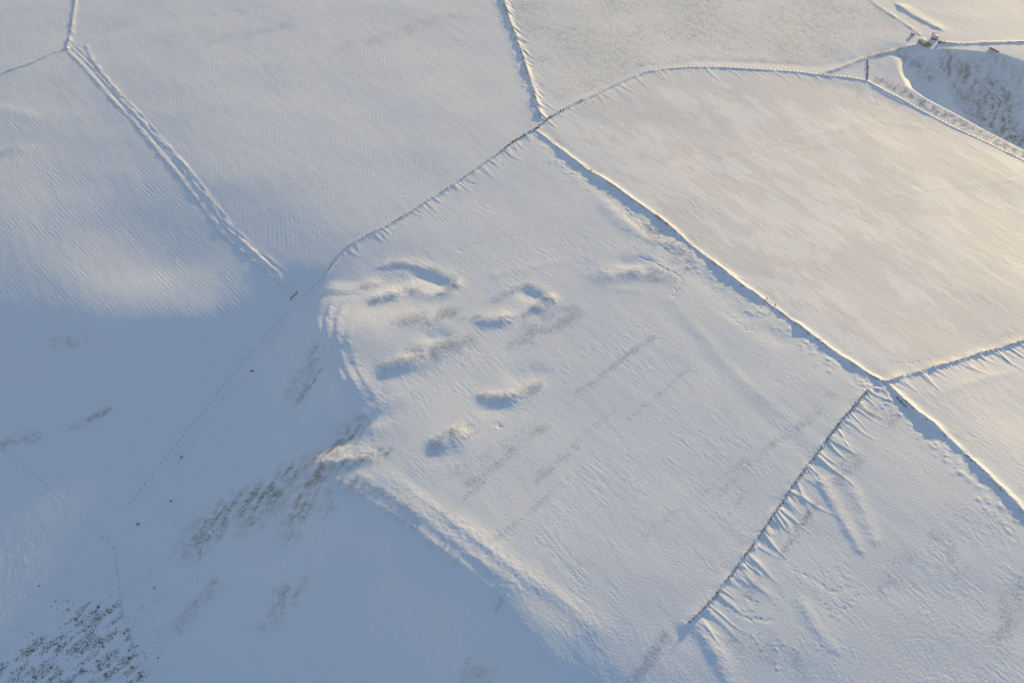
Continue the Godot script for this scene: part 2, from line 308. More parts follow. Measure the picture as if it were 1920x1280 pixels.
func row_of(z: float) -> int:
	var lo := 0
	var hi := NR - 1
	while hi - lo > 1:
		var m := (lo + hi) >> 1
		if ZR[m] < z: hi = m
		else: lo = m
	return lo

func ground(x: float, z: float) -> float:
	var r := row_of(z)
	var fz := clampf((ZR[r] - z) / (ZR[r] - ZR[r + 1]), 0.0, 1.0)
	var res := 0.0
	for k in 2:
		var w := WR[r + k]
		var fc := clampf((x / w + 1.0) * 0.5 * (NC - 1), 0.0, NC - 1.001)
		var c := int(fc)
		var h := lerpf(H[(r + k) * NC + c], H[(r + k) * NC + c + 1], fc - c)
		res += h * (fz if k == 1 else 1.0 - fz)
	return res

func touch(poly: PackedVector2Array, R: float) -> PackedInt32Array:
	# nearest distance, side and arc length to a polyline, for every grid vertex within R of it
	var out := PackedInt32Array()
	var run := 0.0
	for i in poly.size() - 1:
		var a := poly[i]
		var b := poly[i + 1]
		var ab := b - a
		var L := ab.length()
		if L < 0.01: continue
		var d := ab / L
		var r0 := row_of(maxf(a.y, b.y) + R)
		var r1 := mini(row_of(minf(a.y, b.y) - R) + 1, NR - 1)
		for r in range(r0, r1 + 1):
			var z := ZR[r]
			var w := WR[r]
			var xa := minf(a.x, b.x) - R
			var xb := maxf(a.x, b.x) + R
			if absf(ab.y) > 0.5:
				var t0 := clampf((z - R - a.y) / ab.y, 0.0, 1.0)
				var t1 := clampf((z + R - a.y) / ab.y, 0.0, 1.0)
				xa = minf(a.x + ab.x * t0, a.x + ab.x * t1) - R
				xb = maxf(a.x + ab.x * t0, a.x + ab.x * t1) + R
			var c0 := clampi(int(ceilf((xa / w + 1.0) * 0.5 * (NC - 1))), 0, NC - 1)
			var c1 := clampi(int((xb / w + 1.0) * 0.5 * (NC - 1)), 0, NC - 1)
			var step := 2.0 * w / (NC - 1)
			for c in range(c0, c1 + 1):
				var px := -w + c * step - a.x
				var pz := z - a.y
				var t := clampf(px * d.x + pz * d.y, 0.0, L)
				var ex := px - d.x * t
				var ez := pz - d.y * t
				var q := ex * ex + ez * ez
				if q > R * R: continue
				var id := r * NC + c
				if q < DD[id]:
					if DD[id] > 1e8: out.append(id)
					DD[id] = q
					DT[id] = run + t
					DS[id] = d.x * pz - d.y * px
		run += L
	return out

func ridge(poly: PackedVector2Array, h: float, wl: float, wr: float, noise_amount: float, fade := 0.0) -> void:
	var ids := touch(poly, 2.4 * maxf(wl, wr))
	var n: FastNoiseLite = nz.along
	var n_w: FastNoiseLite = nz.crust
	var warp := minf(0.16 * minf(wl, wr) + 0.1, 0.5)
	var lump := minf(0.22, 0.07 / absf(h))
	var off := poly[0].x * 3.1 + poly[0].y
	var total := 0.0
	for i in poly.size() - 1: total += poly[i].distance_to(poly[i + 1])
	for id in ids:
		var t := DT[id]
		@warning_ignore("integer_division")
		var row := id / NC
		var px := (2.0 * (id % NC) / (NC - 1.0) - 1.0) * WR[row]
		var pz := ZR[row]
		var dist := sqrt(DD[id])
		var sd := dist if DS[id] > 0.0 else -dist
		# a bank is never a clean extrusion: the crest wanders and the snow on it is lumpy
		sd += warp * (n_w.get_noise_2d(px, pz) * 0.9 + n.get_noise_2d(px * 1.3, pz * 1.3))
		var w := wr if sd > 0.0 else wl
		var k := h * (1.0 + noise_amount * 1.7 * n.get_noise_2d(t, off) + lump * n_w.get_noise_2d(px * 0.8 + 40.0, pz * 0.8))
		if fade > 0.0: k *= smoothstep(0.0, fade, t) * smoothstep(0.0, fade, total - t)
		H[id] += k * exp(-sd * sd / (w * w))
		DD[id] = 1e9

func beside(poly: PackedVector2Array, d: float) -> PackedVector2Array:
	# the same line shifted sideways (positive: to the right of its run)
	var r := PackedVector2Array()
	for i in poly.size():
		var t := (poly[mini(i + 1, poly.size() - 1)] - poly[maxi(i - 1, 0)]).normalized()
		r.append(poly[i] + Vector2(-t.y, t.x) * d)
	return r

func finger(p: Vector2, d: Vector2, L: float, h: float, wd: float) -> void:
	# one tongue of drifted snow running downwind from a hedge
	var e := p + d * L
	var R := wd * 2.3
	var r0 := row_of(maxf(p.y, e.y) + R)
	var r1 := mini(row_of(minf(p.y, e.y) - R) + 1, NR - 1)
	var bend := rng.randf_range(-0.05, 0.05)
	for r in range(r0, r1 + 1):
		var z := ZR[r]
		var w := WR[r]
		var step := 2.0 * w / (NC - 1)
		var c0 := clampi(int((minf(p.x, e.x) - R + w) / step), 0, NC - 1)
		var c1 := clampi(int((maxf(p.x, e.x) + R + w) / step) + 1, 0, NC - 1)
		for c in range(c0, c1 + 1):
			var px := -w + c * step - p.x
			var pz := z - p.y
			var t := px * d.x + pz * d.y
			if t < -1.5 or t > L: continue
			var s := d.x * pz - d.y * px + bend * t * t * 0.3 + 0.35 * sin(t * 0.35 + p.x)
			var ww := wd * (1.0 - 0.55 * maxf(t, 0.0) / L)
			# the lee flank is the steeper one
			if s > 0.0: ww *= 0.62
			var k := h * smoothstep(-1.5, 0.6, t) * pow(1.0 - maxf(t, 0.0) / L, 0.75)
			H[r * NC + c] += k * exp(-s * s / (ww * ww))

func fingers(poly: PackedVector2Array, spacing: float, l0: float, l1: float, h0: float, h1: float, from := 0.0, to := 1.0) -> void:
	var total := 0.0
	for i in poly.size() - 1: total += poly[i].distance_to(poly[i + 1])
	var run := 0.0
	for i in poly.size() - 1:
		var L := poly[i].distance_to(poly[i + 1])
		var t := rng.randf() * spacing
		while t < L:
			var f := (run + t) / total
			if f > from and f < to:
				var p := poly[i].lerp(poly[i + 1], t / L)
				var d := WIND.rotated(rng.randf_range(-0.19, 0.19))
				var crowd: float = nz.speck2.get_noise_2d(p.x * 0.9, p.y * 0.9)
				if crowd < -0.22 and rng.randf() < 0.7:
					t += spacing
					continue
				var big: float = 0.75 + 0.6 * absf(nz.along.get_noise_2d(run + t, 77.0 + poly[0].x)) + rng.randf_range(-0.2, 0.25)
				finger(p + d * 0.3, d, lerpf(l0 * 0.5, l1 * 1.15, pow(rng.randf(), 1.6)) * big, lerpf(h0, h1, rng.randf()) * big, rng.randf_range(0.7, 2.6))
			t += spacing * rng.randf_range(0.45, 1.5)
		run += L

func grass_patch(poly: PackedVector2Array, R: float, strength: float, category: int) -> void:
	var ids := touch(poly, R * 1.9)
	for id in ids:
		var k := strength * (1.0 - smoothstep(R * 0.1, R * 1.85, sqrt(DD[id])))
		if category >= 3 and k > 0.0:
			# rough grass hangs in streaks down the slope
			@warning_ignore("integer_division")
			var z := ZR[id / NC]
			var x := (2.0 * (id % NC) / (NC - 1.0) - 1.0) * WR[id / NC]
			k *= clampf(0.85 + 0.9 * nz.mid.get_noise_2d(x * 1.8 + z * 0.9, z * 0.5), 0.25, 1.3)
		if k > GR[id]:
			GR[id] = k
			GC[id] = category
		DD[id] = 1e9

func trail(poly: PackedVector2Array, spacing: float, depth: float) -> void:
	# a line of hoof and boot holes in the snow
	for i in poly.size() - 1:
		var L := poly[i].distance_to(poly[i + 1])
		var t := 0.0
		while t < L:
			var p := poly[i].lerp(poly[i + 1], t / L) + Vector2(rng.randf_range(-0.9, 0.9), rng.randf_range(-0.9, 0.9))
			dimple(p, -depth * rng.randf_range(0.6, 1.3), rng.randf_range(0.55, 0.85))
			t += spacing * rng.randf_range(0.5, 1.4)

func crumbs(poly: PackedVector2Array, side0: float, side1: float, spacing: float, h0: float, h1: float, size0: float, size1: float) -> void:
	# clods and small drifts strewn along a line, between two offsets from it
	for i in poly.size() - 1:
		var L := poly[i].distance_to(poly[i + 1])
		var d := (poly[i + 1] - poly[i]) / maxf(L, 0.01)
		var n := Vector2(-d.y, d.x)
		var t := rng.randf() * spacing
		while t < L:
			var p := poly[i] + d * t + n * rng.randf_range(side0, side1)
			if nz.along.get_noise_2d(p.x, p.y) > -0.15:
				dimple(p, rng.randf_range(h0, h1), rng.randf_range(size0, size1))
			t += spacing * rng.randf_range(0.3, 1.7)

func dimple(p: Vector2, d: float, R: float) -> void:
	var r0 := row_of(p.y + R * 2.0)
	var r1 := mini(row_of(p.y - R * 2.0) + 1, NR - 1)
	for r in range(r0, r1 + 1):
		var w := WR[r]
		var step := 2.0 * w / (NC - 1)
		for c in range(clampi(int((p.x - R * 2.0 + w) / step), 0, NC - 1), clampi(int((p.x + R * 2.0 + w) / step) + 2, 0, NC)):
			var q := Vector2(-w + c * step, ZR[r]).distance_squared_to(p)
			H[r * NC + c] += d * exp(-q / (R * R))

func spans(poly: PackedVector2Array, z: float) -> Array:
	var xs := []
	var n := poly.size()
	for i in n:
		var a := poly[i]
		var b := poly[(i + 1) % n]
		if (a.y > z) != (b.y > z):
			xs.append(a.x + (z - a.y) / (b.y - a.y) * (b.x - a.x))
	xs.sort()
	return xs

func in_spans(xs: Array, x: float) -> bool:
	var k := false
	for v in xs:
		if x > v: k = not k
	return k

func poly_dist(p: Vector2, poly: PackedVector2Array) -> float:
	var best := 1e9
	for i in poly.size() - 1:
		best = minf(best, p.distance_squared_to(Geometry2D.get_closest_point_to_segment(p, poly[i], poly[i + 1])))
	return sqrt(best)

func build_heights() -> void:
	var z := 240.0
	while z > -520.0:
		ZR.append(z)
		WR.append(half_width(z))
		z -= lerpf(0.5, 1.25, (240.0 - z) / 760.0)
	NR = ZR.size()
	var total := NR * NC
	H.resize(total); GR.resize(total); GC.resize(total); DD.resize(total); DT.resize(total); DS.resize(total)
	DD.fill(1e9)
	# broad shape of the hill: a thin-plate surface, evaluated on a 5 m net
	var gx := 205
	var gz := 160
	var net := PackedFloat32Array()
	net.resize(gx * gz)
	var tx := PackedFloat32Array(TPS_X)
	var tz := PackedFloat32Array(TPS_Z)
	var tw := PackedFloat32Array(TPS_W)
	for j in gz:
		for i in gx:
			var x := (-510.0 + i * 5.0) / 100.0
			var zz := (-535.0 + j * 5.0) / 100.0
			var s := 0.0
			for k in tx.size():
				var dx := x - tx[k]
				var dz := zz - tz[k]
				var q := dx * dx + dz * dz + 1e-9
				s += tw[k] * q * log(q)
			net[j * gx + i] = 0.5 * s + TPS_C[0] + TPS_C[1] * x + TPS_C[2] * zz
	var fl := line(FIELD_LEFT)
	var ft := line(FIELD_TOP)
	var fs := line(FIELD_STUBBLE)
	var n_broad: FastNoiseLite = nz.broad
	var n_mid: FastNoiseLite = nz.mid
	var n_fine: FastNoiseLite = nz.fine
	var n_patch: FastNoiseLite = nz.patch
	var n_grain: FastNoiseLite = nz.grain
	var n_crust: FastNoiseLite = nz.crust
	var furrow_top := Vector2(0.99, -0.14)
	var furrow_left := Vector2(0.80, -0.60)
	var furrow_stub := Vector2(0.80, -0.60)
	var lineh := PackedFloat32Array()
	lineh.resize(gx)
	for r in NR:
		z = ZR[r]
		var fz := (z + 535.0) / 5.0
		var jz := int(fz)
		var v := fz - jz
		var k0 := ((-0.5 * v + 1.0) * v - 0.5) * v
		var k1 := (1.5 * v - 2.5) * v * v + 1.0
		var k2 := ((-1.5 * v + 2.0) * v + 0.5) * v
		var k3 := (0.5 * v - 0.5) * v * v
		var o := (jz - 1) * gx
		for i in gx:
			lineh[i] = net[o + i] * k0 + net[o + gx + i] * k1 + net[o + 2 * gx + i] * k2 + net[o + 3 * gx + i] * k3
		var sl := spans(fl, z)
		var stp := spans(ft, z)
		var ss := spans(fs, z)
		var w := WR[r]
		var step := 2.0 * w / (NC - 1)
		for c in NC:
			var x := -w + c * step
			var fx := (x + 510.0) / 5.0
			var i := int(fx)
			var u := fx - i
			var h := lineh[i - 1] * (((-0.5 * u + 1.0) * u - 0.5) * u) + lineh[i] * ((1.5 * u - 2.5) * u * u + 1.0) + lineh[i + 1] * (((-1.5 * u + 2.0) * u + 0.5) * u) + lineh[i + 2] * ((0.5 * u - 0.5) * u * u)
			var a := x * WIND.x + z * WIND.y
			var b := x * WIND.y - z * WIND.x
			var pm := n_patch.get_noise_2d(x, z)
			var rough := smoothstep(-0.25, 0.5, pm)
			h += 0.40 * n_broad.get_noise_2d(x, z)
			h += 0.05 * n_mid.get_noise_2d(a * 0.32, b)
			# wind-carved ripple: it comes and goes, and its run veers from place to place
			var veer := n_mid.get_noise_2d(x * 0.25 + 60.0, z * 0.25)
			var calm := smoothstep(-0.35, 0.45, n_mid.get_noise_2d(a * 0.35 + 300.0, b * 0.7))
			var amp := (0.010 + 0.058 * rough) * (0.25 + calm)
			var is_stub := in_spans(ss, x)
			var is_top := in_spans(stp, x)
			var is_left := in_spans(sl, x)
			if is_top or is_left: amp *= 0.45
			if not (is_stub or is_top or is_left):
				# old cultivation lines under the snow
				var ql := x * 0.80 + z * 0.60
				h += 0.034 * (0.5 + pm) * sin(ql * 0.75 + 0.8 * sin(ql * 0.13)) * calm
			h += amp * n_fine.get_noise_2d(a * 0.24 + veer * 1.5, b + veer * 3.0)
			# broken crust where the wind has cut steps across its path
			var cr := smoothstep(0.15, 0.5, n_patch.get_noise_2d(a * 0.6 + 900.0, b * 1.6))
			if cr > 0.0:
				h += 0.10 * cr * absf(n_crust.get_noise_2d(a * 0.9, b * 0.55))
			h += (0.018 + 0.020 * calm) * n_grain.get_noise_2d(x, z)
			if is_stub:
				var q := x * furrow_stub.x + z * furrow_stub.y
				h += (0.02 + 0.02 * pm) * (0.6 + n_crust.get_noise_2d(x, z)) * sin(q * 2.2 + pm)
				h += 0.07 * n_grain.get_noise_2d(x * 1.2, z * 1.2)
				var gs := 0.50 + 0.5 * pm
				if gs > GR[r * NC + c]:
					GR[r * NC + c] = clampf(gs, 0.0, 0.6)
					GC[r * NC + c] = 5
			elif is_top:
				var q2 := x * furrow_top.x + z * furrow_top.y
				h += (0.014 + 0.055 * maxf(pm, 0.0)) * (0.25 + calm) * (0.6 + n_crust.get_noise_2d(x, z)) * sin(q2 * 2.5 + pm * 0.8)
			elif is_left:
				var q3 := x * furrow_left.x + z * furrow_left.y
				h += (0.018 + 0.05 * maxf(pm, 0.0)) * (0.25 + calm) * (0.6 + n_crust.get_noise_2d(x, z)) * sin(q3 * 2.6 + pm * 0.8)
			H[r * NC + c] = h

func build_landforms() -> void:
	# the hollow beyond the rim
	var qn := line(QUARRY_NEAR)
	var qf := line(QUARRY_FAR)
	var poly := qn.duplicate()
	poly.append_array(qf)
	var r0 := row_of(-150.0)
	for r in range(r0, NR):
		var xs := spans(poly, ZR[r])
		if xs.size() < 2: continue
		var w := WR[r]
		var step := 2.0 * w / (NC - 1)
		for c in range(clampi(int((xs[0] + w) / step), 0, NC - 1), clampi(int((xs[-1] + w) / step) + 1, 0, NC)):
			var p := Vector2(-w + c * step, ZR[r])
			if not in_spans(xs, p.x): continue
			var dn := poly_dist(p, qn)
			var df := poly_dist(p, qf)
			var gully: float = 1.0 + 0.16 * nz.mid.get_noise_2d(p.x * 0.6, p.y * 0.15) * smoothstep(0.0, 30.0, df)
			H[r * NC + c] -= 29.0 * smoothstep(0.0, 18.0, dn) * pow(clampf(df / 95.0, 0.0, 1.0), 0.8) * gully
	for e in RIDGES:
		var pl := line(e[4])
		var len := 0.0
		for i in pl.size() - 1: len += pl[i].distance_to(pl[i + 1])
		ridge(pl, e[0], e[1], e[2], e[3], 0.0 if len < 45.0 else 14.0)
	# field banks: height, soft side, sheer side
	ridge(line(LINE_MAIN), 0.38, 2.0, 0.7, 0.7)
	ridge(line(LINE_TOP_HEDGE), 0.85, 1.9, 0.7, 0.5)
	ridge(line(LANE_WEST), 0.2, 1.6, 1.2, 0.7)
	for e in [[1.6, 0.10], [3.2, -0.10], [4.8, 0.12], [6.4, -0.08], [8.2, 0.10]]:
		ridge(beside(line(LANE_WEST), -e[0]), e[1], 0.7, 0.7, 0.9)
	ridge(line(LANE_EAST), 0.26, 2.0, 0.9, 0.9)
	ridge(line(LINE_MIDDLE), 0.55, 0.8, 1.6, 0.3)
	ridge(line(LINE_UPPER_FENCE), 0.55, 1.8, 0.8, 0.3)
	ridge(line(LINE_EAST), 0.75, 3.4, 0.8, 0.45)
	ridge(line(LINE_SOUTH), 0.8, 0.7, 3.4, 0.35)
	ridge(line(LINE_TOP_LEFT), 0.35, 2.0, 0.8, 0.4)
	ridge(line(LINE_LEFT_EDGE), 0.5, 1.2, 1.2, 0.3)
	ridge(line(LINE_RIM), 0.45, 1.0, 1.0, 0.3)
	ridge(line(LINE_LANE_TOP), 0.35, 2.5, 1.2, 0.4)
	ridge(line(LINE_TOP_RIGHT), 0.7, 2.5, 1.0, 0.4)
	ridge(line(LINE_QUARRY_LANE), 0.8, 2.2, 1.2, 0.4)
	ridge(line(LINE_STREAM), -0.5, 1.0, 1.6, 0.5)
	fingers(line(LINE_MIDDLE), 2.0, 6.0, 16.0, 0.10, 0.34, 0.03, 0.84)
	fingers(line(LINE_TOP_HEDGE), 2.6, 12.0, 24.0, 0.25, 0.6)
	fingers(line(LINE_UPPER_FENCE), 3.0, 8.0, 20.0, 0.1, 0.3)
	fingers(line(LINE_EAST), 2.0, 7.0, 17.0, 0.15, 0.5)
	fingers(line(LINE_SOUTH), 1.9, 7.0, 20.0, 0.14, 0.45)
	fingers(line(LINE_TOP_LEFT), 4.0, 5.0, 12.0, 0.2, 0.4)
	fingers(line(LINE_MAIN), 6.0, 8.0, 22.0, 0.12, 0.5)
	crumbs(line(LANE_EAST), -1.5, 2.5, 0.9, 0.03, 0.2, 0.5, 1.0)
	crumbs(line(LANE_WEST), -1.0, 1.5, 1.2, 0.03, 0.16, 0.5, 0.9)
	crumbs(line(LINE_MAIN), 1.0, 10.0, 0.9, 0.03, 0.2, 0.6, 1.6)
	crumbs(line(LINE_MAIN), 5.0, 14.0, 1.0, 0.04, 0.22, 0.5, 1.2)
	crumbs(line(LINE_MAIN), -2.0, 0.6, 1.2, 0.05, 0.25, 0.4, 0.9)
	crumbs(line(LINE_SOUTH), -2.0, 0.0, 0.8, 0.03, 0.2, 0.5, 1.0)
	crumbs(line(LINE_TOP_HEDGE), 1.0, 6.0, 1.0, 0.05, 0.3, 0.6, 1.4)
	crumbs(line(CLODS), -8.0, 8.0, 0.6, 0.03, 0.16, 0.4, 0.7)
	for i in GRASS_PATCHES.size():
		var e = GRASS_PATCHES[i]
		var cat := 1 if i < 14 else (2 if i < 36 else (3 if i < 58 else (2 if i < 64 else 4)))
		grass_patch(line(e[2]), e[0], e[1], cat)
	for e in TRAILS:
		trail(line(e[2]), e[0], e[1])
	# tussocks lift the snow where grass stands through it
	var n_t: FastNoiseLite = nz.tussock
	for r in NR:
		var w := WR[r]
		var step := 2.0 * w / (NC - 1)
		for c in NC:
			var id := r * NC + c
			var g := GR[id]
			if g < 0.03 or GC[id] == 5: continue
			var x := -w + c * step
			H[id] += 0.10 * g * n_t.get_noise_2d(x, ZR[r])

func build_ground() -> void:
	# one sheet: the dense net plus a coarse apron out towards the horizon
	var ext := PackedFloat32Array()
	var o := 0.0
	var s := 12.0
	while o < 4200.0:
		o += s
		ext.append(o)
		s *= 1.5
	var E := ext.size()
	var cols := NC + 2 * E
	var rows := NR + 2 * E
	var V := PackedVector3Array()
	var N := PackedVector3Array()
	var C := PackedColorArray()
	var UV := PackedVector2Array()
	V.resize(cols * rows); N.resize(cols * rows); C.resize(cols * rows); UV.resize(cols * rows)
	var snow := Color(0.88, 0.89, 0.90)
	var fb := line(FIELD_RIGHT)
	var crust := Color(0.785, 0.79, 0.805)
	var straw := Color(0.36, 0.33, 0.25)
	var n_s: FastNoiseLite = nz.speck
	for j in rows:
		var r := clampi(j - E, 0, NR - 1)
		var z := ZR[r]
		var dz := 0.0
		if j < E:
			dz = ext[E - 1 - j]
			z += dz
		elif j >= NR + E:
			dz = ext[j - NR - E]
			z -= dz
		var w := WR[r]
		var step := 2.0 * w / (NC - 1)
		var bright := spans(fb, z)
		for i in cols:
			var c := clampi(i - E, 0, NC - 1)
			var x := -w + c * step
			var dx := 0.0
			if i < E:
				dx = ext[E - 1 - i]
				x -= dx
			elif i >= NC + E:
				dx = ext[i - NC - E]
				x += dx
			var id := r * NC + c
			var h := H[id]
			var d := maxf(dx, dz)
			if d > 0.0:
				h = lerpf(h, -14.0, smoothstep(0.0, 700.0, d))
			var k := j * cols + i
			V[k] = Vector3(x, h, z)
			UV[k] = Vector2((x * WIND.x + z * WIND.y) * 0.011, (x * WIND.y - z * WIND.x) * 0.023)
			var col := snow
			if d == 0.0:
				# fresh drift lies in streaked sheets over the older, greyer crust
				var wa := x * WIND.x + z * WIND.y
				var wb := x * WIND.y - z * WIND.x
				var sheet: float = nz.sheet.get_noise_2d(wa * 0.35, wb * 1.1) + 0.7 * nz.patch.get_noise_2d(x * 0.8 + 1330.0, z * 0.8)
				var bare := 0.12
				if in_spans(bright, x): bare = 1.0
				sheet += 0.35 * nz.fine.get_noise_2d(wa * 0.10, wb * 0.5) + 0.15 * n_s.get_noise_2d(wa * 0.6, wb)
				col = snow.lerp(crust, bare * (1.0 - smoothstep(0.0, 0.22, sheet)))
				col = col * (1.0 + 0.05 * n_s.get_noise_2d(x * 1.7, z * 1.7))
			var g := GR[id]
			if d == 0.0 and g > 0.02:
				# stems and leaves break the snow in specks
				var sp: float = n_s.get_noise_2d(x, z) + 0.45 * nz.speck2.get_noise_2d(x, z)
				var lim := 0.62 - 1.05 * g
				col = col.lerp(straw, smoothstep(lim, lim + 0.75, sp) * minf(0.75, 0.25 + g * 0.6))
			C[k] = col
	for j in rows:
		var ja := maxi(j - 1, 0) * cols
		var jb := mini(j + 1, rows - 1) * cols
		var jj := j * cols
		for i in cols:
			var ex := V[jj + mini(i + 1, cols - 1)] - V[jj + maxi(i - 1, 0)]
			var ez := V[ja + i] - V[jb + i]
			N[jj + i] = ez.cross(ex).normalized()
	var I := PackedInt32Array()
	I.resize((cols - 1) * (rows - 1) * 6)
	var q := 0
	for j in rows - 1:
		for i in cols - 1:
			var a := j * cols + i
			# row j is nearer the viewer (larger z) than row j + 1
			I[q] = a; I[q + 1] = a + cols; I[q + 2] = a + 1
			I[q + 3] = a + 1; I[q + 4] = a + cols; I[q + 5] = a + cols + 1
			q += 6
	var arr := []
	arr.resize(Mesh.ARRAY_MAX)
	arr[Mesh.ARRAY_VERTEX] = V
	arr[Mesh.ARRAY_NORMAL] = N
	arr[Mesh.ARRAY_COLOR] = C
	arr[Mesh.ARRAY_TEX_UV] = UV
	arr[Mesh.ARRAY_INDEX] = I
	var mesh := ArrayMesh.new()
	mesh.add_surface_from_arrays(Mesh.PRIMITIVE_TRIANGLES, arr)
	var m := StandardMaterial3D.new()
	m.vertex_color_use_as_albedo = true
	m.roughness = 0.72
	m.metallic_specular = 0.35
	var nt := NoiseTexture2D.new()
	nt.width = 1024
	nt.height = 1024
	nt.seamless = true
	nt.as_normal_map = true
	nt.bump_strength = 3.0
	nt.noise = make_noise(0.045, 41, 4)
	m.normal_enabled = true
	m.normal_texture = nt
	m.normal_scale = 0.35
	var o3 := MeshInstance3D.new()
	o3.name = "snow_ground"
	o3.mesh = mesh
	o3.material_override = m
	add_child(o3)
	tag(o3, "snow-covered fields, banks, earthworks and valley sides", "snowfield", "", "structure")

# ---------------------------------------------------------------- vegetation and fences
func tuft_mesh(s: int) -> ArrayMesh:
	var r := RandomNumberGenerator.new()
	r.seed = s
	var st := SurfaceTool.new()
	st.begin(Mesh.PRIMITIVE_TRIANGLES)
	for i in 9:
		var a := r.randf() * TAU
		var p := Vector3(cos(a), 0, sin(a)) * r.randf_range(0.02, 0.16)
		var side := Vector3(-sin(a + 0.7), 0, cos(a + 0.7)) * r.randf_range(0.012, 0.03)
		var tip := p * 2.2 + Vector3(0.06, r.randf_range(0.14, 0.34), 0.10)
		st.set_normal(Vector3(0, 1, 0)); st.add_vertex(p - side - Vector3(0, 0.05, 0))
		st.set_normal(Vector3(0, 1, 0)); st.add_vertex(tip)
		st.set_normal(Vector3(0, 1, 0)); st.add_vertex(p + side - Vector3(0, 0.05, 0))
	return st.commit()

func scatter_grass(category: int, per_vertex: float, called: String, label: String, mat: Material, tall: float) -> void:
	var pts := PackedVector3Array()
	var patchy := 1.6 if category >= 3 else 0.7
	var r := RandomNumberGenerator.new()
	r.seed = 100 + category
	for j in range(4, NR - 4):
		var w := WR[j]
		var step := 2.0 * w / (NC - 1)
		var dz := ZR[j] - ZR[j + 1]
		for c in range(4, NC - 4):
			var id := j * NC + c
			if GC[id] != category or GR[id] < 0.08: continue
			var x := -w + c * step
			var dens: float = maxf(0.0, GR[id] * (0.75 + nz.speck2.get_noise_2d(x * patchy, ZR[j] * patchy) * 1.5)) * per_vertex * step * dz
			while dens > 0.0:
				if r.randf() < dens:
					var px := x + r.randf() * step
					var pz := ZR[j] - r.randf() * dz
					pts.append(Vector3(px, ground(px, pz), pz))
				dens -= 1.0
	var mm := MultiMesh.new()
	mm.transform_format = MultiMesh.TRANSFORM_3D
	mm.mesh = tuft_mesh(7)
	mm.instance_count = pts.size()
	for i in pts.size():
		var k := r.randf_range(0.6, 1.35) * tall
		mm.set_instance_transform(i, Transform3D(Basis(Vector3.UP, r.randf() * TAU).scaled(Vector3(k * 1.2, k, k * 1.2)), pts[i]))
	var o := MultiMeshInstance3D.new()
	o.name = called
	o.multimesh = mm
	o.material_override = mat
	add_child(o)
	tag(o, label, "grass", "", "stuff")

func shrub_mesh(s: int, n := 24) -> ArrayMesh:
	# a wind-clipped thorn or heather clump: short twigs and leaf sprays through a low dome
	var r := RandomNumberGenerator.new()
	r.seed = s
	var st := SurfaceTool.new()
	st.begin(Mesh.PRIMITIVE_TRIANGLES)
	for i in n:
		var a := r.randf() * TAU
		var q := sqrt(r.randf())
		var root := Vector3(cos(a), 0, sin(a)) * q * 0.25 - Vector3(0, 0.12, 0)
		var tip := Vector3(cos(a) * q * 0.62, r.randf_range(0.25, 0.95) * (1.05 - q * 0.5), sin(a) * q * 0.62)
		var dir := (tip - root).normalized()
		var side := dir.cross(Vector3(r.randf() - 0.5, r.randf() - 0.5, r.randf() - 0.5)).normalized() * r.randf_range(0.05, 0.12)
		var m := root.lerp(tip, 0.55)
		var nn := side.cross(dir).normalized()
		for v in [root, m + side, tip, root, tip, m - side]:
			st.set_normal(nn)
			st.add_vertex(v)
	return st.commit()

func post_mesh() -> ArrayMesh:
	# a split-wood stake, six-sided, tapered, with a pointed top
	var st := SurfaceTool.new()
	st.begin(Mesh.PRIMITIVE_TRIANGLES)
	var prof := [[0.105, -0.4], [0.098, 1.15], [0.07, 1.28], [0.0, 1.32]]
	for k in 3:
		for i in 6:
			var a0 := TAU * i / 6.0
			var a1 := TAU * (i + 1) / 6.0
			var p := []
			for q in [[k, a0], [k + 1, a0], [k + 1, a1], [k, a1]]:
				p.append(Vector3(cos(q[1]) * prof[q[0]][0], prof[q[0]][1], sin(q[1]) * prof[q[0]][0]))
			for v in [p[0], p[2], p[1], p[0], p[3], p[2]]: st.add_vertex(v)
	st.generate_normals()
	return st.commit()

func wire_mesh(pts: PackedVector3Array, y: float, rad: float) -> ArrayMesh:
	var st := SurfaceTool.new()
	st.begin(Mesh.PRIMITIVE_TRIANGLES)
	for i in pts.size() - 1:
		var a := pts[i] + Vector3(0, y, 0)
		var b := pts[i + 1] + Vector3(0, y, 0)
		var d := (b - a).normalized()
		var s := d.cross(Vector3.UP).normalized() * rad
		var u := s.cross(d).normalized() * rad
		var ring := [u, s - u * 0.5, -s - u * 0.5]
		for k in 3:
			var p: Vector3 = ring[k]
			var q: Vector3 = ring[(k + 1) % 3]
			for v in [a + p, b + p, b + q, a + p, b + q, a + q]: st.add_vertex(v)
	st.generate_normals()
	return st.commit()

func walk(poly: PackedVector2Array, spacing: float, jitter := 0.0, from := 0.0, to := 1.0) -> PackedVector2Array:
	var total := 0.0
	for i in poly.size() - 1: total += poly[i].distance_to(poly[i + 1])
	var res := PackedVector2Array()
	var next := from * total
	var run := 0.0
	for i in poly.size() - 1:
		var L := poly[i].distance_to(poly[i + 1])
		while next <= run + L:
			if next > to * total: return res
			res.append(poly[i].lerp(poly[i + 1], (next - run) / L))
			next += spacing * (1.0 + rng.randf_range(-jitter, jitter))
		run += L
	return res

func inside_net(p: Vector2) -> bool:
	return p.y < 236.0 and p.y > -512.0 and absf(p.x) < half_width(p.y) - 4.0

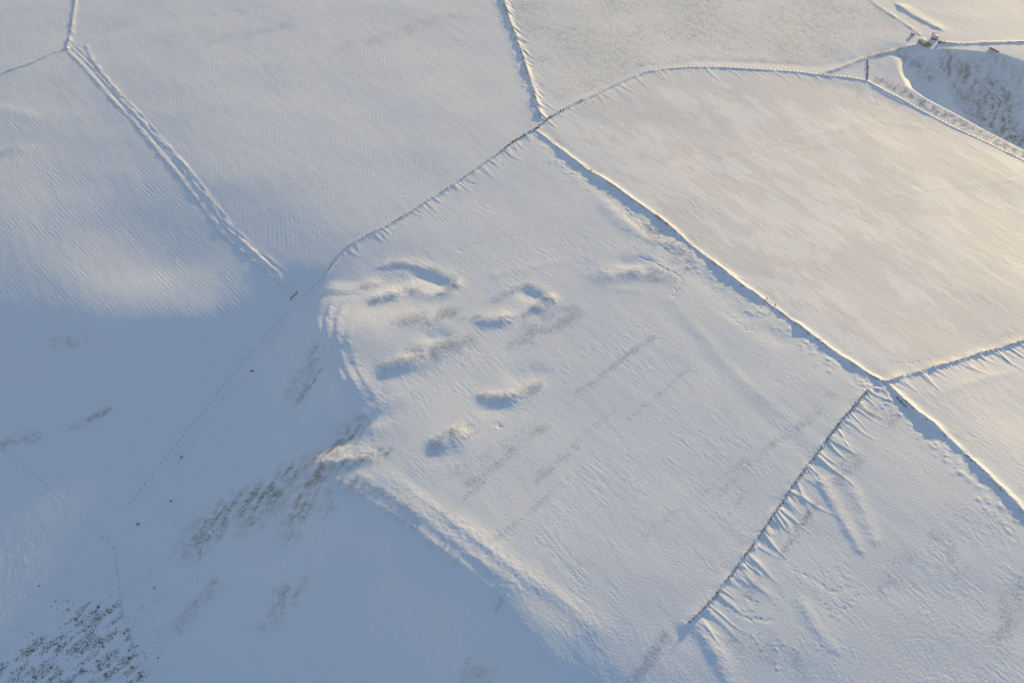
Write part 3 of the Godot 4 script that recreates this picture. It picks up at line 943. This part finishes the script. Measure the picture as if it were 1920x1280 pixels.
func fence(poly: PackedVector2Array, spacing: float, label: String, off := Vector2.ZERO, from := 0.0, to := 1.0, tall := 1.0) -> void:
	var at := PackedVector2Array()
	for p in walk(poly, spacing, 0.12, from, to):
		if inside_net(p + off): at.append(p + off)
	if at.size() < 2: return
	var o3 := Vector3(at[0].x, ground(at[0].x, at[0].y), at[0].y)
	var f := base("wire_fence", o3)
	var tops := PackedVector3Array()
	for p in at:
		var g := Vector3(p.x, ground(p.x, p.y), p.y) - o3
		tops.append(g)
		var m := part("post", nz.post, nz.post_mats[rng.randi() % 3], f, g, rng.randf() * TAU, Vector3.ONE * rng.randf_range(0.85, 1.15) * tall)
		m.rotation.x = rng.randf_range(-0.07, 0.07)
		m.rotation.z = rng.randf_range(-0.07, 0.07)
	for y in [0.45, 0.8, 1.08]:
		part("wire", wire_mesh(tops, y * tall, 0.005), nz.wire_mat, f)
	tag(f, label, "fence", "fences between the fields")

func hedge(poly: PackedVector2Array, spacing: float, size0: float, size1: float, label: String, off := Vector2.ZERO, from := 0.0, to := 1.0, gap := -1.0, flat := 0.8) -> void:
	var at := PackedVector2Array()
	for p in walk(poly, spacing, 0.4, from, to):
		if gap > -1.0 and nz.along.get_noise_2d(p.x * 1.4 + 300.0, p.y * 1.4) < gap: continue
		var q := p + off + Vector2(rng.randf_range(-0.35, 0.35), rng.randf_range(-0.35, 0.35))
		if inside_net(q): at.append(q)
	if at.is_empty(): return
	var o3 := Vector3(at[0].x, ground(at[0].x, at[0].y), at[0].y)
	var f := base("hedge", o3)
	for p in at:
		var k := rng.randf_range(size0, size1)
		part("shrub", nz.shrubs[rng.randi() % nz.shrubs.size()], nz.shrub_mats[rng.randi() % nz.shrub_mats.size()], f, Vector3(p.x, ground(p.x, p.y), p.y) - o3, rng.randf() * TAU, Vector3(k, k * flat * rng.randf_range(0.8, 1.2), k))
	tag(f, label, "hedge", "hedges on the field banks")

func bush(p: Vector2, k: float, called: String, label: String, category: String, group := "", flat := 0.75) -> void:
	var m := part(numbered(called), nz.shrubs[rng.randi() % nz.shrubs.size()], nz.shrub_mats[rng.randi() % nz.shrub_mats.size()], self, Vector3(p.x, ground(p.x, p.y), p.y), rng.randf() * TAU, Vector3(k, k * flat, k))
	tag(m, label, category, group)

# ---------------------------------------------------------------- the ruin and small structures
func slab(st: SurfaceTool, a: Vector3, b: Vector3) -> void:
	# a box between two corners with its edges taken off
	var c := 0.03
	var bx := BoxMesh.new()
	bx.size = (b - a).abs()
	st.append_from(bx, 0, Transform3D(Basis(), (a + b) * 0.5))
	if c < 0.0: return

func wall_mesh(length: float, thick: float, tops: Array, s: int) -> ArrayMesh:
	# a broken rubble wall along x: ragged top given by heights, courses jutting a little
	var r := RandomNumberGenerator.new()
	r.seed = s
	var st := SurfaceTool.new()
	st.begin(Mesh.PRIMITIVE_TRIANGLES)
	var n := tops.size() - 1
	for i in n:
		var x0 := length * i / n
		var x1 := length * (i + 1) / n
		var j := r.randf_range(-0.05, 0.05)
		var p := [Vector3(x0, -1.2, j), Vector3(x1, -1.2, j), Vector3(x1, tops[i + 1], j), Vector3(x0, tops[i], j)]
		var t := Vector3(0, 0, thick)
		var q := [p[0] + t, p[1] + t, p[2] + t, p[3] + t]
		for f in [[p[0], p[1], p[2], p[3]], [q[1], q[0], q[3], q[2]], [p[3], p[2], q[2], q[3]], [q[0], p[0], p[3], q[3]], [p[1], q[1], q[2], p[2]]]:
			for v in [f[0], f[2], f[1], f[0], f[3], f[2]]: st.add_vertex(v)
	st.generate_normals()
	return st.commit()

func roof_mesh(w: float, d: float, h0: float, h1: float, thick: float) -> ArrayMesh:
	# a lean-to slab, low edge at z = d
	var st := SurfaceTool.new()
	st.begin(Mesh.PRIMITIVE_TRIANGLES)
	var a := Vector3(0, h1, 0); var b := Vector3(w, h1, 0); var c := Vector3(w, h0, d); var e := Vector3(0, h0, d)
	var t := Vector3(0, thick, 0)
	for f in [[a + t, b + t, c + t, e + t], [a, e, c, b], [e, e + t, c + t, c], [a, b, b + t, a + t], [a, a + t, e + t, e], [b, c, c + t, b + t]]:
		for v in [f[0], f[1], f[2], f[0], f[2], f[3]]: st.add_vertex(v)
	st.generate_normals()
	return st.commit()

func build_farm() -> void:
	var stone := StandardMaterial3D.new()
	stone.albedo_texture = noise_tex(5, 0.03, Color(0.10, 0.09, 0.07), Color(0.30, 0.26, 0.20))
	stone.uv1_triplanar = true
	stone.uv1_scale = Vector3(0.5, 0.5, 0.5)
	stone.roughness = 0.95
	var snow := solid(Color(0.84, 0.85, 0.87), 0.8)
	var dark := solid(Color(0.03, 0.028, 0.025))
	var tin := solid(Color(0.22, 0.20, 0.18), 0.6)
	var p := spot("farm")
	var f := base("ruined_house", Vector3(p.x - 2.4, ground(p.x, p.y), p.y), 0.30)
	var front := part("wall", wall_mesh(5.0, 0.6, [2.3, 2.7, 3.1, 3.5, 3.1, 2.6, 2.0], 1), stone, f)
	part("wall", wall_mesh(8.0, 0.6, [2.3, 2.3, 2.2, 2.3, 2.2], 2), stone, f, Vector3(0.0, 0, -0.1), PI / 2)
	part("wall", wall_mesh(8.0, 0.6, [2.0, 1.6, 1.2, 1.8, 2.2], 3), stone, f, Vector3(4.4, 0, -0.1), PI / 2)
	part("wall", wall_mesh(5.0, 0.6, [2.3, 2.9, 3.5, 2.9, 2.3], 4), stone, f, Vector3(0, 0, -8.6))
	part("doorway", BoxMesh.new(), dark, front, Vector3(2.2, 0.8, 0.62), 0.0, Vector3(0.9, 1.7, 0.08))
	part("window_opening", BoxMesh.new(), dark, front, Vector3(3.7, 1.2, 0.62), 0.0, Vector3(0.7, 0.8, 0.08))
	part("snow_roof", roof_mesh(8.0, 2.9, 2.2, 3.45, 0.22), snow, f, Vector3(2.5, 0.1, -8.2), -PI / 2)
	part("snow_roof", roof_mesh(5.6, 2.7, 2.1, 3.45, 0.22), snow, f, Vector3(2.5, 0.1, -2.8), PI / 2)
	tag(f, "ruined grey stone house with a snowy roof at the head of the hollow", "ruin")
	p = spot("barn")
	f = base("stone_barn", Vector3(p.x - 2.2, ground(p.x, p.y), p.y), -0.4)
	part("wall", wall_mesh(4.6, 0.5, [1.2, 1.3, 1.3, 1.2], 6), stone, f)
	part("wall", wall_mesh(4.9, 0.6, [3.5, 3.6, 3.55, 3.5], 7), stone, f, Vector3(-0.1, 0, -4.1))
	part("wall", wall_mesh(3.8, 0.5, [1.2, 2.1, 3.0], 8), stone, f, Vector3(0.0, 0, 0.0), PI / 2)
	part("wall", wall_mesh(3.8, 0.5, [1.2, 2.1, 3.0], 9), stone, f, Vector3(4.1, 0, 0.0), PI / 2)
	var rf := part("roof", roof_mesh(4.9, 4.3, 1.25, 3.1, 0.12), tin, f, Vector3(-0.15, 0, -3.7))
	part("snow_cover", roof_mesh(4.7, 4.0, 1.3, 3.05, 0.2), snow, rf, Vector3(0.1, 0.13, 0.05))
	tag(f, "small stone barn with a dark roof edge behind the ruined house", "barn")
	p = spot("lowwall")
	f = base("broken_wall", Vector3(p.x - 3.5, ground(p.x, p.y), p.y), 0.04)
	part("wall", wall_mesh(3.2, 0.5, [1.5, 1.7, 1.6, 1.2], 10), stone, f)
	part("wall", wall_mesh(3.4, 0.5, [0.8, 1.2, 1.0, 0.9, 0.5], 11), stone, f, Vector3(3.5, -0.1, 0.2))
	tag(f, "low broken stone wall right beside the ruined house", "wall")
	p = spot("wallbit")
	var e := spot("wallbit_end")
	f = base("field_wall", Vector3(p.x, ground(p.x, p.y), p.y), -atan2(e.y - p.y, e.x - p.x))
	var L := p.distance_to(e)
	part("wall", wall_mesh(L, 0.6, [0.9, 1.3, 1.2, 1.3, 1.1, 1.2, 0.8], 12), stone, f, Vector3(0, ground(e.x, e.y) * 0.5 - ground(p.x, p.y) * 0.5, 0))
	part("snow_cap", wall_mesh(L - 0.4, 0.4, [1.0, 1.4, 1.3, 1.4, 1.2, 1.3, 0.9], 12), snow, f, Vector3(0.2, ground(e.x, e.y) * 0.5 - ground(p.x, p.y) * 0.5, 0.1))
	tag(f, "short dark stone wall alone on the slope right of the hollow", "wall")
	# a round water tank beside the lane end
	p = spot("tank")
	f = base("water_tank", Vector3(p.x, ground(p.x, p.y), p.y))
	var cy := CylinderMesh.new()
	cy.top_radius = 1.5; cy.bottom_radius = 1.55; cy.height = 2.0; cy.radial_segments = 24
	part("drum", cy, solid(Color(0.34, 0.36, 0.38), 0.5), f, Vector3(0, 0.7, 0))
	var to := TorusMesh.new()
	to.inner_radius = 1.42; to.outer_radius = 1.6; to.rings = 24; to.ring_segments = 8
	part("rim", to, solid(Color(0.2, 0.21, 0.22), 0.5), f, Vector3(0, 1.7, 0))
	var cap := CylinderMesh.new()
	cap.top_radius = 1.1; cap.bottom_radius = 1.42; cap.height = 0.3; cap.radial_segments = 24
	part("snow_cap", cap, snow, f, Vector3(0, 1.84, 0))
	tag(f, "round grey tank with a snowy top by the lane end", "tank")

func gate(a: Vector2, b: Vector2, label: String) -> void:
	# a five-bar field gate between two stout posts
	var o3 := Vector3(a.x, ground(a.x, a.y), a.y)
	var d := b - a
	var f := base("field_gate", o3, -atan2(d.y, d.x))
	var L := d.length()
	var drop := ground(b.x, b.y) - o3.y
	part("gatepost", nz.post, nz.post_mats[0], f, Vector3.ZERO, 0.0, Vector3(2.4, 1.2, 2.4))
	part("gatepost", nz.post, nz.post_mats[0], f, Vector3(L, drop, 0), 0.0, Vector3(2.4, 1.2, 2.4))
	for k in 5:
		var bx := BoxMesh.new()
		bx.size = Vector3(L - 0.3, 0.09, 0.05)
		var m := part("bar", bx, nz.post_mats[1], f, Vector3(L * 0.5, 0.3 + 0.2 * k + drop * 0.5, 0))
		m.rotation.z = atan2(drop, L)
	var br := BoxMesh.new()
	br.size = Vector3(L - 0.3, 0.08, 0.04)
	var bm := part("brace", br, nz.post_mats[1], f, Vector3(L * 0.5, 0.7 + drop * 0.5, 0.055))
	bm.rotation.z = atan2(drop + 0.8, L)
	tag(f, label, "gate")

# ---------------------------------------------------------------- scene
func _ready() -> void:
	rng.seed = 2024
	var cam := Camera3D.new()
	cam.name = "camera"
	cam.fov = 27.3
	cam.far = 9000.0
	cam.near = 1.0
	add_child(cam)
	cam.position = Vector3(0, 430.0, 430.0 / tan(deg_to_rad(37.0)))
	cam.rotation.x = -deg_to_rad(37.0)
	cam.current = true
	var we := WorldEnvironment.new()
	we.name = "environment"
	var env := Environment.new()
	env.background_mode = Environment.BG_SKY
	var sky := Sky.new()
	var sm := ProceduralSkyMaterial.new()
	sm.sky_top_color = Color(0.262, 0.405, 0.56)
	sm.sky_horizon_color = Color(0.52, 0.595, 0.635)
	sm.sky_curve = 0.2
	sm.ground_horizon_color = Color(0.52, 0.595, 0.635)
	sm.ground_bottom_color = Color(0.4, 0.45, 0.5)
	sky.sky_material = sm
	env.sky = sky
	env.tonemap_mode = Environment.TONE_MAPPER_LINEAR
	env.tonemap_exposure = 1.66
	env.sdfgi_enabled = true
	env.ssao_enabled = true
	env.ssil_enabled = true
	env.fog_enabled = true
	env.fog_density = 0.00014
	env.fog_light_color = Color(0.80, 0.79, 0.76)
	we.environment = env
	add_child(we)
	var sun := DirectionalLight3D.new()
	sun.name = "sun"
	var el := deg_to_rad(9.7)
	var sd := Vector3(0.52 * cos(el), sin(el), -0.854 * cos(el))
	sun.look_at_from_position(sd * 100.0, Vector3.ZERO, Vector3.UP)
	sun.light_energy = 1.6
	sun.light_angular_distance = 0.9
	sun.light_color = Color(1.0, 0.868, 0.605)
	sun.shadow_enabled = true
	add_child(sun)

	nz.sheet = make_noise(0.045, 21, 4)
	nz.along = make_noise(0.05, 11, 2)
	nz.broad = make_noise(0.011, 12, 2)
	nz.mid = make_noise(0.10, 13, 2)
	nz.fine = make_noise(0.42, 14, 2)
	nz.patch = make_noise(0.016, 15, 3)
	nz.grain = make_noise(0.7, 16)
	nz.crust = make_noise(0.35, 17, 2)
	nz.tussock = make_noise(0.45, 18, 2)
	nz.speck = make_noise(0.55, 19, 2)
	nz.speck2 = make_noise(0.11, 20, 2)
	var t0 := Time.get_ticks_msec()
	build_heights()
	print("heights ", NR, " rows ", Time.get_ticks_msec() - t0)
	build_landforms()
	print("landforms ", Time.get_ticks_msec() - t0)
	build_ground()
	print("ground ", Time.get_ticks_msec() - t0)

	nz.post = post_mesh()
	nz.post_mats = [solid(Color(0.09, 0.075, 0.06)), solid(Color(0.13, 0.115, 0.095)), solid(Color(0.075, 0.065, 0.055))]
	nz.wire_mat = solid(Color(0.25, 0.25, 0.26), 0.5)
	nz.shrubs = []
	for i in 6: nz.shrubs.append(shrub_mesh(50 + i))
	nz.shrub_mats = [solid(Color(0.06, 0.052, 0.038)), solid(Color(0.10, 0.085, 0.055)), solid(Color(0.06, 0.065, 0.042)), solid(Color(0.15, 0.125, 0.085))]

	build_farm()
	build_boundaries()
	build_scrub()
	var straw := solid(Color(0.38, 0.33, 0.21))
	var rush := solid(Color(0.27, 0.26, 0.20))
	scatter_grass(1, 9.0, "earthwork_grass", "dry grass standing through the snow on the earthwork mounds", straw, 1.0)
	scatter_grass(2, 5.0, "field_grass", "thin streaks of dry grass showing through the snowy fields", straw, 0.8)
	scatter_grass(3, 11.0, "scarp_grass", "rough tussocky grass on the steep edge above the valley", rush, 1.0)
	scatter_grass(4, 11.0, "hollow_grass", "rough grass and bracken on the shaded slopes of the hollow", rush, 1.0)
	scatter_grass(5, 2.0, "stubble", "short crop stubble poking through snow in the top field", rush, 0.6)
	print("all ", Time.get_ticks_msec() - t0)

func build_boundaries() -> void:
	var main := line(LINE_MAIN)
	var mid := line(LINE_MIDDLE)
	fence(mid, 3.0, "fence with drifted tongues of snow, from the valley gateway to the crossing of hedges", Vector2.ZERO, 0.0, 1.0)
	hedge(mid, 2.0, 0.35, 0.8, "sparse thorn hedge in the fence line rising from the gateway to the crossing", Vector2(0.2, -0.4), 0.0, 0.9, -0.15)
	hedge(mid, 1.9, 0.7, 1.7, "taller thorn bushes in a row just below the crossing of hedges", Vector2(0.0, -0.5), 0.0, 0.17, -0.1, 1.1)
	var up := line(LINE_UPPER_FENCE)
	fence(up, 2.8, "curving fence along the lower side of the upper lane", Vector2.ZERO, 0.02, 1.0, 1.1)
	hedge(up, 2.0, 0.6, 1.6, "ragged thorn bushes beside the lane just right of the crossing", Vector2.ZERO, 0.0, 0.17, -0.1, 1.1)
	var top := line(LINE_TOP_HEDGE)
	hedge(top, 1.3, 0.7, 1.3, "hedge on a steep drifted bank running up to the top edge", Vector2(-0.4, 0.0), 0.0, 1.0, 0.0)
	fence(top, 3.0, "fence on the steep bank running down from the top edge", Vector2(0.3, 0))
	hedge(main, 1.2, 0.5, 1.0, "gappy low hedge under the lip of the long diagonal bank", Vector2(-0.35, 0.35), 0.0, 0.66, 0.05)
	hedge(main, 1.2, 0.5, 1.1, "gappy low hedge on the bank beyond the lower crossing", Vector2(-0.35, 0.35), 0.69, 1.0, -0.05)
	for e in [["hedge_dark_a", "hedge_dark_b", "dense dark stretch of hedge bare of snow midway on the diagonal bank"], ["hedge_dark_c", "hedge_dark_d", "dark bare hedge just below the lower crossing of banks"]]:
		hedge(PackedVector2Array([spot(e[0]), spot(e[1])]), 0.5, 0.6, 1.15, e[2], Vector2(-0.5, 0.3), 0.0, 1.0, -1.0, 0.9)
	hedge(line(LINE_SOUTH), 0.95, 0.45, 1.05, "dark straight hedge with snow tongues descending to the bottom centre", Vector2(0.1, 0.0), 0.0, 1.0, -0.45, 0.8)
	fence(line(LINE_SOUTH), 3.2, "fence standing in the dark straight hedge at lower right", Vector2(-0.5, -0.3))
	hedge(line(LINE_EAST), 1.1, 0.4, 0.85, "hedge from the lower crossing out to the right edge", Vector2.ZERO, 0.0, 1.0, -0.3, 0.8)
	hedge(line(LINE_TOP_LEFT), 1.0, 0.35, 0.7, "low dark hedge from the top edge to the upper left corner of the lane", Vector2(-0.6, 0), 0.0, 1.0, -0.2)
	hedge(line(LINE_LEFT_EDGE), 1.0, 0.4, 0.8, "dark hedge running left from the head of the lane", Vector2.ZERO, 0.0, 1.0, -0.3)
	fence(line(LANE_WEST), 3.0, "fence on the bright bank along the west side of the lane", Vector2(-0.6, 0.3))
	hedge(line(LANE_EAST), 1.6, 0.35, 0.7, "low broken scrub on the east bank of the lane", Vector2.ZERO, 0.0, 1.0, 0.05, 0.6)
	fence(line(LINE_RIM), 3.0, "fence along the sunlit rim of the hollow", Vector2.ZERO, 0.1, 1.0)
	hedge(line(LINE_STUB), 1.1, 0.7, 1.5, "short thick brown hedge end above the rim of the hollow", Vector2.ZERO, 0.0, 1.0, -1.0, 1.0)
	fence(line(LINE_QUARRY_LANE), 2.8, "fence on the lane bank running to the ruined house", Vector2(0, 0.5))
	hedge(line(LINE_TOP_RIGHT), 1.2, 0.6, 1.1, "low hedge from the ruined house to the right edge", Vector2.ZERO, 0.0, 1.0, -0.1)
	fence(line(LINE_LANE_TOP), 3.0, "fence on the drifted bank above the ruined house", Vector2.ZERO)
	fence(line(LINE_VALLEY), 3.3, "line of fence posts down the shaded valley", Vector2.ZERO, 0.04, 1.0, 0.85)
	hedge(line(LINE_STREAM), 2.2, 0.4, 0.9, "scattered rushes along the snowed-in ditch beside the valley fence", Vector2.ZERO, 0.0, 1.0, 0.05, 0.6)
	fence(line(LINE_CORNER), 4.2, "fence crossing the shaded valley floor at the left edge", Vector2.ZERO, 0.0, 1.0, 0.75)
	fence(line(LINE_CORNER_DOWN), 4.2, "fence running down to the bottom edge through dark scrub", Vector2.ZERO)
	gate(spot("gate_b"), spot("gate_a"), "wooden field gate closing the lower end of the lane")
	for e in [["gatepost_a", "upper of two stout posts in the gap of the diagonal bank"], ["gatepost_b", "lower of two stout posts in the gap of the diagonal bank"]]:
		var q := spot(e[0])
		var g := part(numbered("gate_post"), nz.post, nz.post_mats[0], self, Vector3(q.x, ground(q.x, q.y), q.y), 0.0, Vector3(2.2, 1.25, 2.2))
		tag(g, e[1], "post", "posts of the bank gap")

func build_scrub() -> void:
	bush(spot("bush_main"), 1.3, "bush", "single round dark bush on top of the diagonal bank near its upper end", "bush", "", 0.9)
	bush(spot("stream_bush_a"), 2.0, "bush", "dark bush at the ditch, highest of the large ones in the shaded valley", "bush")
	bush(spot("stream_bush_b"), 1.7, "bush", "dark bush beside the valley fence about halfway down the ditch", "bush")
	bush(spot("stream_bush_c"), 1.4, "bush", "small dark bush on the snow below the end of the ditch", "bush")
	bush(spot("stream_bush_d"), 1.8, "bush", "dark bush where the valley fence meets the scrub", "bush")
	var hollow := line(RANGE_HOLLOW)
	for i in 90:
		var f := rng.randf() * (hollow.size() - 1)
		var q := hollow[int(f)].lerp(hollow[int(f) + 1], f - int(f)) + Vector2(rng.randf_range(-14.0, 14.0), rng.randf_range(-11.0, 11.0))
		if not inside_net(q): continue
		bush(q, 0.5 + 1.2 * pow(rng.randf(), 2.0), "gorse_bush", "small dark gorse bush low on the shaded slope of the top right hollow", "bush", "gorse bushes in the hollow", 0.7)
	var area := line(RANGE_SCRUB)
	var down := line(LINE_CORNER_DOWN)
	var lo := Vector2(1e9, 1e9)
	var hi := -lo
	for p in area:
		lo = lo.min(p); hi = hi.max(p)
	var n := 0
	var tries := 0
	while n < 290 and tries < 20000:
		tries += 1
		var p := Vector2(rng.randf_range(lo.x - 14.0, hi.x + 6.0), rng.randf_range(lo.y - 26.0, hi.y))
		var d := poly_dist(p, area)
		var ins := Geometry2D.is_point_in_polygon(p, area)
		var k := 0.32 + 1.35 * pow(rng.randf(), 2.2)
		var lab := "dark heather clump in the dense scrub of the shaded slope at bottom left"
		if poly_dist(p, down) < 3.5: lab = "dark heather clump close beside the fence running down to the bottom edge"
		elif not ins: lab = "lone dark heather clump on open snow just outside the dense scrub"
		elif k > 1.15: lab = "large dark heather clump standing out in the dense scrub at bottom left"
		var keep := 0.75 if ins else 0.16 * exp(-d / 9.0)
		keep *= smoothstep(-0.25, 0.25, nz.speck2.get_noise_2d(p.x * 1.3 + p.y * 0.9, p.y * 0.7)) * 0.9 + 0.1
		if rng.randf() > keep or not inside_net(p): continue
		bush(p, k, "heather_clump", lab, "shrub", "heather clumps on the shaded slope", 0.6)
		n += 1
	# smaller sprigs between them
	var pts := PackedVector3Array()
	tries = 0
	while pts.size() < 5200 and tries < 200000:
		tries += 1
		var p := Vector2(rng.randf_range(lo.x - 20.0, hi.x + 6.0), rng.randf_range(lo.y - 26.0, hi.y))
		var ins := Geometry2D.is_point_in_polygon(p, area)
		var keep: float = (0.9 if ins else 0.10 * exp(-poly_dist(p, area) / 12.0)) * smoothstep(-0.2, 0.35, nz.speck2.get_noise_2d(p.x * 1.3 + p.y * 0.9, p.y * 0.7))
		if rng.randf() > keep or not inside_net(p): continue
		pts.append(Vector3(p.x, ground(p.x, p.y), p.y))
	var mm := MultiMesh.new()
	mm.transform_format = MultiMesh.TRANSFORM_3D
	mm.mesh = nz.shrubs[2]
	mm.instance_count = pts.size()
	for i in pts.size():
		var k := rng.randf_range(0.14, 0.5)
		mm.set_instance_transform(i, Transform3D(Basis(Vector3.UP, rng.randf() * TAU).scaled(Vector3(k, k * 0.6, k)), pts[i]))
	var o := MultiMeshInstance3D.new()
	o.name = "heather_sprigs"
	o.multimesh = mm
	o.material_override = nz.shrub_mats[0]
	add_child(o)
	tag(o, "small dark heather sprigs between the larger clumps at bottom left", "heather", "", "stuff")
